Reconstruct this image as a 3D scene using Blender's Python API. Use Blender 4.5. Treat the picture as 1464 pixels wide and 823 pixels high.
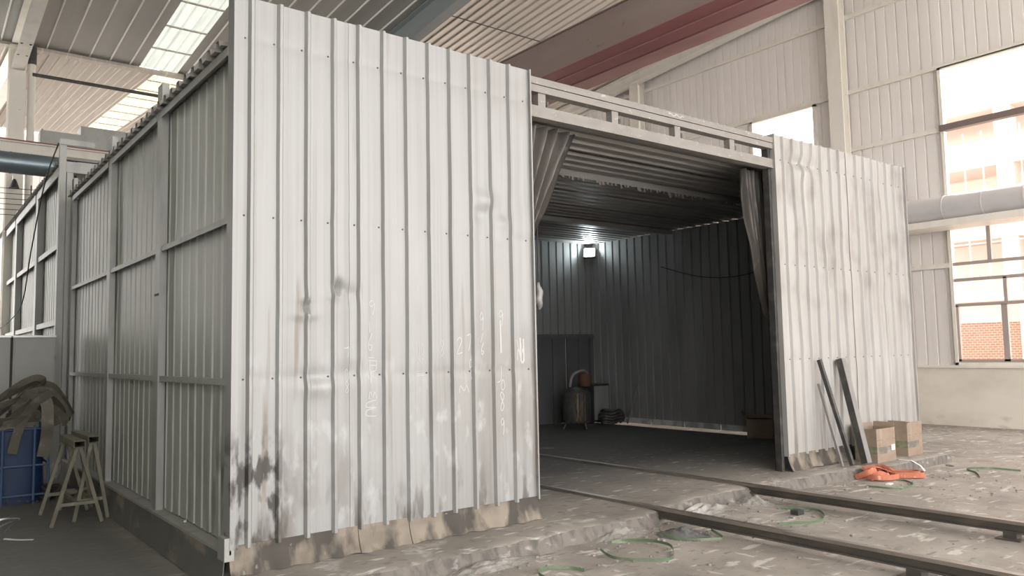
import bpy, math, random
from mathutils import Vector, Matrix, noise
R = random.Random(7)
S = bpy.context.scene
COL = S.collection
for o in list(bpy.data.objects): bpy.data.objects.remove(o)

# ---------------------------------------------------------------- camera, world, exposure
def make_camera():
    cx, cy, cz, yaw, pitch, roll, f = -1.79, -5.4155, 1.4467, 0.6608, 0.0809, -0.0197, 1127.95
    fw = Vector((math.sin(yaw)*math.cos(pitch), math.cos(yaw)*math.cos(pitch), math.sin(pitch)))
    r = Vector((math.cos(yaw), -math.sin(yaw), 0)); u = r.cross(fw)
    rr = math.cos(roll)*r + math.sin(roll)*u; uu = -math.sin(roll)*r + math.cos(roll)*u
    cd = bpy.data.cameras.new('camera'); co = bpy.data.objects.new('camera', cd); COL.objects.link(co)
    m = Matrix.Identity(4)
    for i in range(3): m[i][0], m[i][1], m[i][2] = rr[i], uu[i], -fw[i]
    m[0][3], m[1][3], m[2][3] = cx, cy, cz
    co.matrix_world = m
    cd.sensor_fit = 'HORIZONTAL'; cd.sensor_width = 36; cd.lens = f/1464*36; cd.clip_end = 500; cd.clip_start = .05
    S.camera = co
make_camera()
W = bpy.data.worlds.new('overcast'); S.world = W; W.use_nodes = True
W.node_tree.nodes['Background'].inputs[0].default_value = (1.0, 0.975, 0.95, 1)
W.node_tree.nodes['Background'].inputs[1].default_value = 2.6
S.view_settings.view_transform = 'Standard'; S.view_settings.look = 'None'
S.view_settings.gamma = 1; S.view_settings.use_curve_mapping = False
S.view_settings.exposure = 1.1

# ---------------------------------------------------------------- materials
def mat(name, base, rough=.6, metal=0, layers=(), bump=0, bscale=(20, 20, 20), vary=0, translucent=0, emit=None):
    """layers: (colour, noise scale xyz, low, high, strength[, (axis, from, to)]) mixed over the base in order."""
    m = bpy.data.materials.new(name); m.use_nodes = True
    nt = m.node_tree; N = nt.nodes; L = nt.links
    b = N['Principled BSDF']; b.inputs['Roughness'].default_value = rough; b.inputs['Metallic'].default_value = metal
    tc = N.new('ShaderNodeTexCoord'); col = None
    rgb = N.new('ShaderNodeRGB'); rgb.outputs[0].default_value = (*base, 1); col = rgb.outputs[0]
    sep = None
    oi = N.new('ShaderNodeObjectInfo') if vary else None
    def tex(sc, detail=4):
        mp = N.new('ShaderNodeMapping'); mp.inputs['Scale'].default_value = sc
        L.new(tc.outputs['Object'], mp.inputs['Vector'])
        n = N.new('ShaderNodeTexNoise'); n.inputs['Scale'].default_value = 1; n.inputs['Detail'].default_value = detail
        L.new(mp.outputs[0], n.inputs['Vector']); return n.outputs['Fac']
    def mrange(src, a, c, d=0, e=1):
        r = N.new('ShaderNodeMapRange'); r.inputs[1].default_value = a; r.inputs[2].default_value = c
        r.inputs[3].default_value = d; r.inputs[4].default_value = e; L.new(src, r.inputs[0]); return r.outputs[0]
    for ly in layers:
        c, sc, lo, hi, st = ly[:5]
        f = mrange(tex(sc), lo, hi, 0, st)
        for rg in ly[5:]:
            if sep is None:
                sep = N.new('ShaderNodeSeparateXYZ'); L.new(tc.outputs['Object'], sep.inputs[0])
            g = mrange(sep.outputs[rg[0]], rg[1], rg[2])
            mu = N.new('ShaderNodeMath'); mu.operation = 'MULTIPLY'; L.new(f, mu.inputs[0]); L.new(g, mu.inputs[1]); f = mu.outputs[0]
        mx = N.new('ShaderNodeMixRGB'); L.new(f, mx.inputs[0]); L.new(col, mx.inputs[1]); mx.inputs[2].default_value = (*c, 1); col = mx.outputs[0]
    if vary:
        g = mrange(oi.outputs['Random'], 0, 1, 1-vary, 1+vary)
        mx = N.new('ShaderNodeVectorMath'); mx.operation = 'SCALE'; L.new(col, mx.inputs[0]); L.new(g, mx.inputs['Scale']); col = mx.outputs[0]
    L.new(col, b.inputs['Base Color'])
    if bump:
        bp = N.new('ShaderNodeBump'); bp.inputs['Strength'].default_value = bump; bp.inputs['Distance'].default_value = .02
        L.new(tex(bscale, 6), bp.inputs['Height']); L.new(bp.outputs[0], b.inputs['Normal'])
    if translucent:
        t = N.new('ShaderNodeBsdfTranslucent'); L.new(col, t.inputs['Color'])
        ms = N.new('ShaderNodeMixShader'); ms.inputs[0].default_value = translucent
        L.new(b.outputs[0], ms.inputs[1]); L.new(t.outputs[0], ms.inputs[2]); L.new(ms.outputs[0], N['Material Output'].inputs[0])
    if emit:
        b.inputs['Emission Color'].default_value = (*emit[0], 1); b.inputs['Emission Strength'].default_value = emit[1]
    return m

M = {}
M['front'] = mat('weathered_galvanised_sheet', (.335, .332, .326), .5, .22, [
    ((.235, .231, .224), (22, 3, .25), .45, .75, .6), ((.36, .36, .358), (60, 3, .2), .52, .78, .6), ((.36, .36, .36), (2.2, 1, .8), .5, .72, .5),
    ((.2, .172, .148), (1.0, 1, .5), .44, .68, .65, (0, 1.5, 2.6)), ((.185, .17, .155), (4, 2, 1.0), .53, .7, .6, (2, 2.4, .7)),
    ((.45, .45, .457), (8, 3, 4), .56, .7, .75, (2, 1.7, 1.0)), ((.17, .125, .09), (7, 2, .35), .645, .72, .6),
    ((.04, .034, .03), (11, 3, 4), .48, .58, .9, (2, 1.0, .75), (0, .42, .3)), ((.09, .076, .065), (9, 3, 2), .54, .64, .75, (2, .6, .2))], .08, (40, 2, .6))
M['front_r'] = mat('weathered_galvanised_sheet_far', (.41, .395, .378), .5, .22, [
    ((.33, .315, .3), (22, 3, .25), .45, .75, .6), ((.23, .205, .188), (2.6, 2, 1.6), .5, .7, .65, (2, 1.4, 2.2)),
    ((.52, .515, .51), (3, 3, 1), .44, .68, .7, (2, 2.1, 1.1)), ((.22, .188, .165), (14, 3, 1), .54, .7, .7, (2, 1.3, .3))], .08, (40, 2, .6))
M['side'] = mat('grey_coated_sheet', (.42, .43, .395), .5, .2, [
    ((.33, .335, .305), (4, 14, .5), .42, .68, .7), ((.52, .53, .49), (4, 30, .3), .55, .78, .6),
    ((.07, .066, .058), (6, 9, 2), .5, .62, .85, (2, 1.3, .6), (1, .8, .35)), ((.22, .215, .195), (3, 4, 2), .52, .72, .6, (2, 1.2, .3))], .05, (2, 40, .6))
M['frame'] = mat('grey_steel_frame', (.36, .36, .34), .5, .3, [((.25, .245, .23), (6, 6, 2), .5, .72, .6), ((.42, .42, .4), (20, 20, 3), .6, .75, .4)])
M['lintel'] = mat('dusty_lintel_steel', (.26, .24, .22), .55, .1, [((.2, .18, .162), (5, 9, 9), .45, .7, .6), ((.55, .52, .5), (14, 9, 22), .64, .7, .6)])
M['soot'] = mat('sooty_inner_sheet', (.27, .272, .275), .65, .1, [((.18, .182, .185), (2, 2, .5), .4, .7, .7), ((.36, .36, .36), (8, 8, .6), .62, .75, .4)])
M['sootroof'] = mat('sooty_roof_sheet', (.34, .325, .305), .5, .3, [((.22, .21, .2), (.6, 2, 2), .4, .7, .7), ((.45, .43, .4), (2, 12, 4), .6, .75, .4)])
M['soot_edge'] = mat('pale_worn_sheet_foot', (.6, .6, .58), .6, .1, [((.25, .25, .25), (6, 6, 3), .45, .6, .7)])
M['skirt'] = mat('beige_rubber_skirt', (.27, .228, .185), .75, 0, [((.18, .152, .122), (3, 3, 6), .42, .66, .8), ((.05, .043, .037), (4.8, 2, 2.4), .44, .56, .9), ((.4, .36, .31), (20, 4, 12), .66, .74, .6)], .2, (8, 8, 8))
M['skirt_side'] = mat('grey_rubber_skirt', (.13, .128, .115), .8, 0, [((.28, .24, .19), (3, 1.6, 4), .56, .64, .85), ((.1, .1, .095), (5, 5, 5), .5, .7, .6)], .2, (8, 8, 8))
M['ground'] = mat('dusty_concrete_floor', (.37, .325, .285), .75, 0, [
    ((.27, .238, .21), (.5, .5, 1), .42, .66, .8), ((.2, .176, .156), (2.2, 2.2, 1), .48, .7, .7), ((.45, .405, .365), (1.2, 1.4, 1), .52, .7, .7),
    ((.64, .59, .55), (3.0, 9, 1), .60, .67, .8), ((.62, .575, .53), (11, 4, 1), .63, .69, .7), ((.13, .115, .1), (24, 18, 1), .64, .7, .6), ((.15, .13, .115), (5, 12, 1), .62, .68, .6),
    ((.12, .121, .113), (.8, .8, 1), .2, .3, .9, (0, .3, -.3))], .3, (14, 14, 14))  # last layer paints the shade on the floor left of the booth
M['slab'] = mat('worn_concrete_slab', (.31, .275, .242), .8, 0, [
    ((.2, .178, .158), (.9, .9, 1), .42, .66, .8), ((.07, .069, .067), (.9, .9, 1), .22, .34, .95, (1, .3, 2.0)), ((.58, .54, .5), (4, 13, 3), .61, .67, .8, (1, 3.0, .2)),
    ((.6, .57, .54), (2.2, 2.2, 2), .58, .67, .6, (1, 0, -.3)), ((.14, .13, .12), (9, 9, 9), .55, .68, .6)], .35, (12, 12, 12))
M['slabface'] = mat('grimy_broken_concrete', (.2, .178, .16), .9, 0, [((.11, .1, .092), (14, 14, 3), .45, .65, .8), ((.45, .42, .4), (5, 5, 9), .6, .68, .7)], .6, (26, 26, 26))
M['dust'] = mat('pale_grey_dust', (.3, .28, .255), .95, 0, [((.2, .185, .17), (6, 6, 6), .45, .65, .7), ((.55, .53, .5), (3, 3, 3), .54, .68, .7)], .7, (30, 30, 30))
M['darkdust'] = mat('dark_grey_dust', (.17, .17, .165), .95, 0, [((.1, .1, .1), (7, 7, 7), .45, .65, .7)], .6, (30, 30, 30))
M['rail'] = mat('dark_rail_steel', (.11, .1, .09), .45, .5, [((.2, .16, .13), (10, 3, 10), .5, .7, .6)])
M['railhead'] = mat('worn_rail_head', (.36, .32, .29), .35, .7, [((.2, .17, .15), (20, 3, 3), .5, .7, .6)])
M['hallwall'] = mat('cream_wall_cladding', (.84, .795, .76), .55, 0, [((.76, .715, .68), (2, 3, .4), .5, .75, .6)], vary=.025)
M['plinth'] = mat('stained_plaster_plinth', (.8, .74, .66), .8, 0, [((.64, .58, .5), (1, 1.2, 2.2), .45, .7, .7), ((.4, .34, .28), (2, 2, 5), .58, .72, .7, (2, .3, -.1)), ((.76, .71, .65), (3, 2, 3), .6, .75, .6)], .1, (9, 9, 9))
M['white'] = mat('cream_painted_steel', (.82, .78, .71), .5, 0, [((.7, .65, .58), (4, 4, 1), .5, .72, .6), ((.35, .3, .25), (9, 9, 9), .7, .76, .5)])
M['deck'] = mat('grey_roof_deck', (.4, .395, .365), .5, .15, [((.33, .325, .3), (3, .5, 1), .45, .7, .6)], vary=.05)  # darker copy of the deck, painted for the less lit bay
M['deckbright'] = mat('cream_roof_deck', (.86, .81, .74), .4, .1, [((.78, .73, .66), (4, .5, 1), .45, .7, .6)], vary=.03)  # same deck with window light painted in as a brighter colour
M['deckfar'] = mat('tan_roof_deck', (.42, .38, .33), .42, .3, [((.36, .315, .275), (12, .35, 1), .45, .65, .7), ((.72, .67, .6), (16, .5, 1), .6, .7, .6)], vary=.05)  # pale streaks paint the sheen of the metal underside
M['seam'] = mat('white_roof_seam', (.9, .88, .84), .5)  # ribs catching light, painted white on the left deck
M['seamdark'] = mat('shaded_brown_roof_seam', (.5, .455, .4), .6)  # rib shade painted brown; also the colour of the skylight battens
M['skylight'] = mat('translucent_skylight_sheet', (.5, .51, .485), .6, 0, [((.4, .41, .39), (9, .6, 1), .45, .7, .5)], translucent=.85)
M['skylightwarm'] = mat('yellowed_skylight_sheet', (.62, .6, .51), .6, 0, [((.5, .48, .4), (9, .6, 1), .45, .7, .5)], translucent=.85)
M['red'] = mat('red_crane_paint', (.25, .075, .08), .45, 0, [((.19, .055, .06), (1, .4, 2), .45, .7, .7)])
M['dustred'] = mat('dusty_crane_web', (.26, .19, .17), .65, 0, [((.32, .25, .225), (1, .5, 2), .45, .7, .7), ((.14, .09, .08), (5, 3, 5), .68, .75, .5)])
M['pinkred'] = mat('faded_red_paint', (.4, .22, .215), .5, 0, [((.32, .15, .15), (2, .4, 9), .45, .7, .7)])
M['rafter'] = mat('blue_grey_steel', (.3, .335, .34), .5, .1, [((.4, .43, .43), (2, .5, 4), .5, .7, .6)])
M['galv'] = mat('galvanised_duct', (.7, .68, .685), .3, .25, [((.55, .54, .55), (9, 1.5, 3), .45, .7, .6)])
M['dgalv'] = mat('dull_blue_galvanised_duct', (.22, .27, .29), .35, .6, [((.16, .2, .22), (1, 9, 3), .45, .7, .6)])
M['tarp'] = mat('dark_grey_tarp', (.135, .12, .108), .5, .05, [((.07, .064, .06), (6, 6, .8), .42, .65, .8), ((.26, .24, .22), (16, 8, 2), .62, .72, .6)], .15, (30, 30, 4))
M['dark'] = mat('black_recess', (.03, .03, .032), .7)
M['doordark'] = mat('blackened_door_steel', (.1, .1, .102), .7, 0, [((.16, .16, .16), (3, 3, .6), .5, .7, .6)])
M['darkmetal'] = mat('dark_steel', (.07, .068, .066), .5, .4, [((.17, .15, .13), (9, 9, 9), .5, .7, .5)])
M['greysteel'] = mat('mid_grey_steel_tube', (.26, .25, .245), .5, .3, [((.16, .15, .145), (9, 9, 3), .5, .7, .6)])
M['card'] = mat('brown_cardboard', (.31, .235, .178), .8, 0, [((.235, .175, .132), (5, 5, 9), .45, .7, .7), ((.4, .325, .265), (12, 12, 3), .6, .72, .5)])
M['cardgreen'] = mat('green_print_band', (.17, .2, .115), .8, 0, [((.4, .34, .24), (8, 8, 8), .5, .65, .6)])
M['cardgrey'] = mat('grey_print_panel', (.17, .15, .13), .8, 0, [((.4, .34, .28), (8, 8, 8), .5, .65, .6)])
M['paper'] = mat('white_paper', (.8, .78, .75), .8)
M['orange'] = mat('orange_webbing', (.5, .17, .1), .75, 0, [((.36, .11, .065), (12, 12, 12), .45, .65, .6), ((.8, .5, .4), (16, 16, 16), .63, .72, .6)])
M['green'] = mat('green_plastic_strap', (.11, .18, .095), .4, 0, [((.27, .31, .23), (6, 6, 6), .5, .65, .6), ((.05, .06, .045), (3, 3, 3), .55, .65, .8)])
M['wood'] = mat('muddy_trestle_steel', (.2, .187, .14), .7, 0, [((.12, .11, .083), (7, 7, 3), .45, .65, .7), ((.36, .34, .28), (15, 15, 6), .62, .72, .6)])
M['blue'] = mat('blue_plastic_tub', (.013, .036, .1), .5, 0, [((.008, .02, .055), (4, 4, 4), .45, .65, .6)])
M['bluesteel'] = mat('blue_painted_rod', (.06, .1, .19), .5, 0)
M['belt'] = mat('grey_brown_webbing', (.115, .106, .085), .85, 0, [((.09, .08, .065), (12, 12, 12), .45, .65, .6), ((.24, .215, .17), (8, 8, 8), .6, .72, .5)], .3, (60, 60, 60), vary=.45)
M['gravel'] = mat('brown_shavings', (.1, .078, .068), .9, 0, [((.05, .04, .036), (30, 30, 30), .45, .6, .7)])
M['cabinet'] = mat('pale_grey_cabinet', (.36, .36, .335), .5, 0, [((.3, .3, .275), (2, 2, 1), .45, .7, .6)])
M['chalk'] = mat('white_chalk', (.5, .495, .49), .9)
M['brick'] = mat('plain', (.5, .5, .5))
M['cable'] = mat('black_cable', (.03, .03, .03), .6)
M['shiny'] = mat('silver_strap', (.75, .77, .8), .25, .8)
M['led'] = mat('led_panel', (1, 1, 1), .4, 0, emit=((.86, .98, 1), 75))
M['extcon'] = mat('pale_concrete_building', (.72, .6, .54), .8, 0, [((.6, .48, .42), (.4, .6, .6), .45, .7, .6)])
M['extwhite'] = mat('white_render', (.85, .82, .78), .8)
M['pot'] = mat('brassy_vessel', (.33, .26, .15), .3, .7, [((.1, .09, .08), (9, 9, 9), .5, .65, .7)])
M['rust'] = mat('rusty_brown', (.1, .045, .028), .7, 0)
def brick_mat():
    m = bpy.data.materials.new('red_brickwork'); m.use_nodes = True; nt = m.node_tree; N = nt.nodes; L = nt.links
    tc = N.new('ShaderNodeTexCoord'); mp = N.new('ShaderNodeMapping'); mp.inputs['Rotation'].default_value = (math.pi/2, 0, math.pi/2)
    b = N.new('ShaderNodeTexBrick'); b.inputs['Scale'].default_value = 4.2; b.inputs['Mortar Size'].default_value = .03
    b.inputs['Color1'].default_value = (.36, .2, .145, 1); b.inputs['Color2'].default_value = (.4, .235, .175, 1); b.inputs['Mortar'].default_value = (.55, .45, .39, 1)
    sx = N.new('ShaderNodeSeparateXYZ'); cx = N.new('ShaderNodeCombineXYZ')
    L.new(tc.outputs['Object'], sx.inputs[0]); L.new(sx.outputs[1], cx.inputs[0]); L.new(sx.outputs[2], cx.inputs[1]); L.new(cx.outputs[0], b.inputs['Vector'])
    L.new(b.outputs[0], N['Principled BSDF'].inputs['Base Color']); N['Principled BSDF'].inputs['Roughness'].default_value = .9
    return m
M['brick'] = brick_mat()

# ---------------------------------------------------------------- helpers
def tag(o, label, cat, group=None, kind=None):
    o['label'] = label; o['category'] = cat
    if group: o['group'] = group
    if kind: o['kind'] = kind
    return o
def thing(name, loc, label, cat, group=None, kind=None):
    o = bpy.data.objects.new(name, None); COL.objects.link(o); o.location = loc; o.empty_display_size = .1
    return tag(o, label, cat, group, kind)
def wloc(o):
    v = Vector(o.location)
    while o.parent: o = o.parent; v = v + Vector(o.location)
    return v
def adopt(o, parent):
    if parent:
        o.parent = parent; o.location = -wloc(parent) + Vector(o.location)
    return o
class MB:
    def __init__(s): s.v = []; s.f = []; s.m = []
    def add(s, vs, fs, mi=0):
        n = len(s.v); s.v += [tuple(p) for p in vs]; s.f += [tuple(i+n for i in f) for f in fs]; s.m += [mi]*len(fs)
    def box(s, x0, x1, y0, y1, z0, z1, mi=0):
        vs = [(x0,y0,z0),(x1,y0,z0),(x1,y1,z0),(x0,y1,z0),(x0,y0,z1),(x1,y0,z1),(x1,y1,z1),(x0,y1,z1)]
        s.add(vs, [(0,3,2,1),(4,5,6,7),(0,1,5,4),(1,2,6,5),(2,3,7,6),(3,0,4,7)], mi); return s
    def bar(s, a, b, w, h, up=(0,0,1), mi=0):
        a = Vector(a); b = Vector(b); d = (b-a).normalized(); up = Vector(up)
        sd = d.cross(up)
        if sd.length < 1e-4: sd = d.cross(Vector((1,0,0)))
        sd.normalize(); u = sd.cross(d)
        vs = [p + sd*(w/2*i) + u*(h/2*j) for p in (a, b) for i, j in ((-1,-1),(1,-1),(1,1),(-1,1))]
        s.add(vs, [(0,1,2,3),(7,6,5,4),(0,4,5,1),(1,5,6,2),(2,6,7,3),(3,7,4,0)], mi); return s
    def tube(s, pts, r, n=8, mi=0, cap=True):
        pts = [Vector(p) for p in pts]; rs = r if isinstance(r, (list, tuple)) else [r]*len(pts)
        rings = []; ref = None
        for i, p in enumerate(pts):
            d = (pts[min(i+1, len(pts)-1)] - pts[max(i-1, 0)]).normalized()
            if ref is None: ref = Vector((0,0,1)) if abs(d.z) < .9 else Vector((1,0,0))
            sd = d.cross(ref).normalized(); u = sd.cross(d).normalized(); ref = u
            rings.append([p + sd*math.cos(2*math.pi*k/n)*rs[i] + u*math.sin(2*math.pi*k/n)*rs[i] for k in range(n)])
        vs = [v for rg in rings for v in rg]; fs = []
        for i in range(len(pts)-1):
            for k in range(n): fs.append((i*n+k, i*n+(k+1)%n, (i+1)*n+(k+1)%n, (i+1)*n+k))
        if cap: fs += [tuple(range(n))[::-1], tuple(range((len(pts)-1)*n, len(pts)*n))]
        s.add(vs, fs, mi); return s
    def ribbon(s, pts, w, side, th=.004, mi=0):
        """flat strip of real thickness; side = width direction (one vector or one for each point)"""
        pts = [Vector(p) for p in pts]; vs = []; n = len(pts)
        for i, p in enumerate(pts):
            d = (pts[min(i+1, n-1)] - pts[max(i-1, 0)]).normalized()
            sd = Vector(side[i] if isinstance(side, list) else side); sd = (sd - d*sd.dot(d)).normalized(); nn = d.cross(sd)
            vs += [p - sd*w/2 - nn*th/2, p + sd*w/2 - nn*th/2, p + sd*w/2 + nn*th/2, p - sd*w/2 + nn*th/2]
        fs = [(0,1,2,3), tuple(4*(n-1)+k for k in (3,2,1,0))]
        for i in range(n-1):
            for k in range(4): fs.append((4*i+k, 4*i+4+k, 4*i+4+(k+1)%4, 4*i+(k+1)%4))
        s.add(vs, fs, mi); return s
    def lathe(s, cx, cy, prof, n=24, mi=0):
        vs = [(cx + r*math.cos(2*math.pi*k/n), cy + r*math.sin(2*math.pi*k/n), z) for r, z in prof for k in range(n)]
        fs = [(i*n+k, i*n+(k+1)%n, (i+1)*n+(k+1)%n, (i+1)*n+k) for i in range(len(prof)-1) for k in range(n)]
        fs += [tuple(range(n))[::-1], tuple(range((len(prof)-1)*n, len(prof)*n))]
        s.add(vs, fs, mi); return s
    def build(s, name, mats, parent=None, smooth=None):
        me = bpy.data.meshes.new(name); me.from_pydata(s.v, [], s.f)
        for k in (mats if isinstance(mats, (list, tuple)) else [mats]): me.materials.append(M[k])
        me.polygons.foreach_set('material_index', s.m)
        if smooth:
            me.polygons.foreach_set('use_smooth', [True]*len(me.polygons)); me.set_sharp_from_angle(angle=math.radians(smooth))
        me.update()
        o = bpy.data.objects.new(name, me); COL.objects.link(o)
        return adopt(o, parent)
def boxo(name, b, mt, parent=None):
    return MB().box(*b).build(name, mt, parent)
def spline(pts, n=8):
    pts = [Vector(p) for p in pts]; out = []
    for i in range(len(pts)-1):
        p0, p1, p2, p3 = pts[max(i-1,0)], pts[i], pts[i+1], pts[min(i+2,len(pts)-1)]
        for k in range(n):
            t = k/n
            out.append(.5*((2*p1)+(p2-p0)*t+(2*p0-5*p1+4*p2-p3)*t*t+(3*p1-p0-3*p2+p3)*t**3))
    out.append(pts[-1]); return out
def sheet(P, u0, u1, v0, v1, ribs, h, base, top, nv=1, npan=1, deform=None, th=.003, ribmat=0):
    """profiled sheet: u across the ribs, v along them, height out of the plane; closed with a real thickness"""
    pr = [(u0, 0, 0)]
    cur = u0
    for c in sorted(ribs):
        a, b, d, e = c-base/2, c-top/2, c+top/2, c+base/2
        if a <= u0+.002 or e >= u1-.002: continue
        for k in range(1, npan): pr.append((cur+(a-cur)*k/npan, 0, 0))
        pr += [(a, 0, 1), (b, h, 1), (d, h, 1), (e, 0, 0)]; cur = e
    for k in range(1, npan+1): pr.append((cur+(u1-cur)*k/npan, 0, 0))
    mb = MB(); n = len(pr); vs = []
    for side in (0, 1):
        for j in range(nv+1):
            v = v0+(v1-v0)*j/nv
            for (u, hh, _) in pr:
                vs.append(P(u, v, hh + (deform(u, v) if deform else 0) - side*th))
    fs = []; mi = []
    K = n*(nv+1)
    for j in range(nv):
        for i in range(n-1):
            a = j*n+i; fs.append((a, a+1, a+n+1, a+n)); mi.append(ribmat if pr[i][2] else 0)
            a += K; fs.append((a, a+n, a+n+1, a+1)); mi.append(0)
    for i in range(n-1):
        for j in (0, nv):
            a = j*n+i; fs.append((a, a+K, a+K+1, a+1) if j == 0 else (a, a+1, a+K+1, a+K)); mi.append(0)
    for j in range(nv):
        for i in (0, n-1):
            a = j*n+i; fs.append((a, a+n, a+n+K, a+K) if i == 0 else (a, a+K, a+n+K, a+n)); mi.append(0)
    mb.v = [tuple(p) for p in vs]; mb.f = fs; mb.m = mi
    return mb
def nz(x, y, z=0): return noise.noise(Vector((x, y, z)))
def gauss(dx, dz): return math.exp(-(dx*dx+dz*dz)/2)
GZ = -.12     # hall floor level; the booth stands on a slab whose top is 0

# ================================================================ THE HALL
mb = MB(); nx, ny = 44, 60
mb.box(-7, 15, -13, 36, GZ-.3, GZ)
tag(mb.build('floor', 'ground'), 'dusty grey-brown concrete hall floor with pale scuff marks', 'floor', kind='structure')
tag(boxo('ground', (15, 70, -60, 60, GZ-.4, GZ-.1), 'extcon'), 'pale open ground outside the hall windows', 'ground', kind='structure')

# slab with a worn front edge
def edge_y(x):
    e = -.5
    if x > 3.4: e = -.5 + .22*min(1, (x-3.4)/1.0)
    if x > 6.6: e = -.28 - .28*min(1, (x-6.6)/1.2)
    rough = 1 if x < 7.6 else .15
    return e + rough*(.05*nz(x*1.7, 3.1) + .035*nz(x*6, 1.7) + .015*nz(x*17, 9.1))
def make_slab():
    xs = [-.03 + 9.36*i/260 for i in range(261)]
    rows = []
    mb = MB(); prof = lambda x: [(edge_y(x)-.07-.05*nz(x*5, 7), GZ), (edge_y(x)-.045-.03*nz(x*9, 4), GZ*.6), (edge_y(x)-.012+.02*nz(x*14, 2), -.018), (edge_y(x)+.03, -.004), (edge_y(x)+.14, 0), (-.1, 0), (6.75, 0), (6.75, GZ)] if x < 7.6 else \
        [(edge_y(x)-.01, GZ), (edge_y(x)-.008, GZ*.6), (edge_y(x)-.004, -.015), (edge_y(x)+.015, -.002), (edge_y(x)+.14, 0), (-.1, 0), (6.75, 0), (6.75, GZ)]
    vs = []
    for x in xs:
        for y, z in prof(x): vs.append((x, y, z + (.006*nz(x*11, y*11) if GZ < z < -.001 else 0)))
    n = 8; fs = [(i*n+k, (i+1)*n+k, (i+1)*n+k+1, i*n+k+1) for i in range(len(xs)-1) for k in range(n-1)]
    fs += [tuple(range(n)), tuple((len(xs)-1)*n+k for k in range(n-1, -1, -1))]
    mb.add(vs, fs); mb.m = [(1 if (q < (len(xs)-1)*(n-1) and q % (n-1) < 2) else 0) for q in range(len(fs))]; return mb.build('floor_slab', ['slab', 'slabface'], smooth=40)
tag(make_slab(), 'raised concrete slab with a broken front edge under the booth', 'slab', kind='structure')

# right wall: plinth, cladding sheets one by one, girts, columns
XW = 14.2
wr = thing('wall_right', (XW, 5, GZ), 'cream corrugated end wall with tall windows above a stained plaster plinth', 'wall', kind='structure')
boxo('plinth', (XW, XW+.3, -13, 15.2, GZ, .98), 'plinth', wr)
boxo('sill', (XW-.06, XW+.1, -13, 15.2, .98, 1.03), 'white', wr)
def wallsheet(y0, y1, z0, z1):
    n = max(1, round((y1-y0)/.86)); w = (y1-y0)/n
    for i in range(n):
        a = y0+i*w; nr = 4
        ribs = [a+w*(k+.5)/nr for k in range(nr)]
        sheet(lambda u, v, h: (XW+.06+h, u, v), a, a+w, z0, z1, ribs, .022, .036, .016).build('cladding_sheet', 'hallwall', wr)
ZT = 10.2
for y0, y1, z0, z1 in ((5.7, 15.2, 1.03, ZT), (4.0, 5.7, 6.83, ZT), (4.0, 5.7, 1.03, 4.4), (1.37, 4.0, 1.03, ZT), (-3.6, 1.37, 6.85, ZT), (-8, -3.6, 1.03, ZT)):
    wallsheet(y0, y1, z0, z1)
for z, y0, y1 in ((8.53, -8, 15), (6.87, -8, 15), (5.62, 1.37, 15), (2.95, 1.37, 15)):
    boxo('girt', (XW-.02, XW+.05, y0, y1, z-.045, z+.045), 'white', wr)
for y in (3.36, 9.2):
    c = MB().box(XW-.27, XW-.25, y-.16, y+.16, GZ, 9.2).box(XW-.05, XW-.03, y-.16, y+.16, GZ, 9.2).box(XW-.25, XW-.05, y-.02, y+.02, GZ, 9.2)
    c.build('column', 'white', wr)
# windows
def window(name, y0, y1, z0, z1, label, bars, sashes):
    w = thing(name, (XW, (y0+y1)/2, z0), label, 'window', kind='structure')
    f = MB().box(XW-.02, XW+.1, y0, y0+.06, z0, z1).box(XW-.02, XW+.1, y1-.06, y1, z0, z1).box(XW-.02, XW+.1, y0, y1, z0, z0+.05).box(XW-.02, XW+.1, y0, y1, z1-.05, z1)
    f.build('window_frame', 'white', w)
    for b in bars: boxo('glazing_bar', b, 'sashbar', w)
    for (ya, yb, za, zb) in sashes: boxo('pane', (XW+.03, XW+.036, ya, yb, za, zb), 'glass', w)
    return w
def glass_mat():
    m = bpy.data.materials.new('dusty_window_glass'); m.use_nodes = True; N = m.node_tree.nodes; L = m.node_tree.links
    t = N.new('ShaderNodeBsdfTransparent'); t.inputs[0].default_value = (.96, .96, .95, 1); g = N.new('ShaderNodeBsdfGlossy'); g.inputs['Roughness'].default_value = .05
    x = N.new('ShaderNodeMixShader'); x.inputs[0].default_value = .04
    L.new(t.outputs[0], x.inputs[1]); L.new(g.outputs[0], x.inputs[2]); L.new(x.outputs[0], N['Material Output'].inputs[0]); return m
M['glass'] = glass_mat()
M['sashbar'] = mat('grey_mauve_window_bar', (.42, .36, .335), .5)
M['darkbar'] = mat('dark_brown_girt', (.2, .155, .14), .6)
bars = [(XW, XW+.06, -3.55, 1.31, 2.93, 2.99), (XW, XW+.06, -3.55, 1.31, 2.62, 2.68), (XW, XW+.06, -3.55, 1.31, 2.14, 2.2),
        (XW, XW+.06, -3.55, 1.31, 1.08, 1.14), (XW, XW+.06, 1.26, 1.31, 1.1, 2.17)]
bars += [(XW, XW+.06, y, y+.07, 2.99, 4.3) for y in (.62, -.75, -2.1)] + [(XW, XW+.06, y, y+.06, 2.2, 2.65) for y in (.4, -.6, -1.6, -2.6)] + [(XW, XW+.06, y, y+.1, 1.1, 2.15) for y in (.42, -.6, -1.6, -2.6)]
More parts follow.
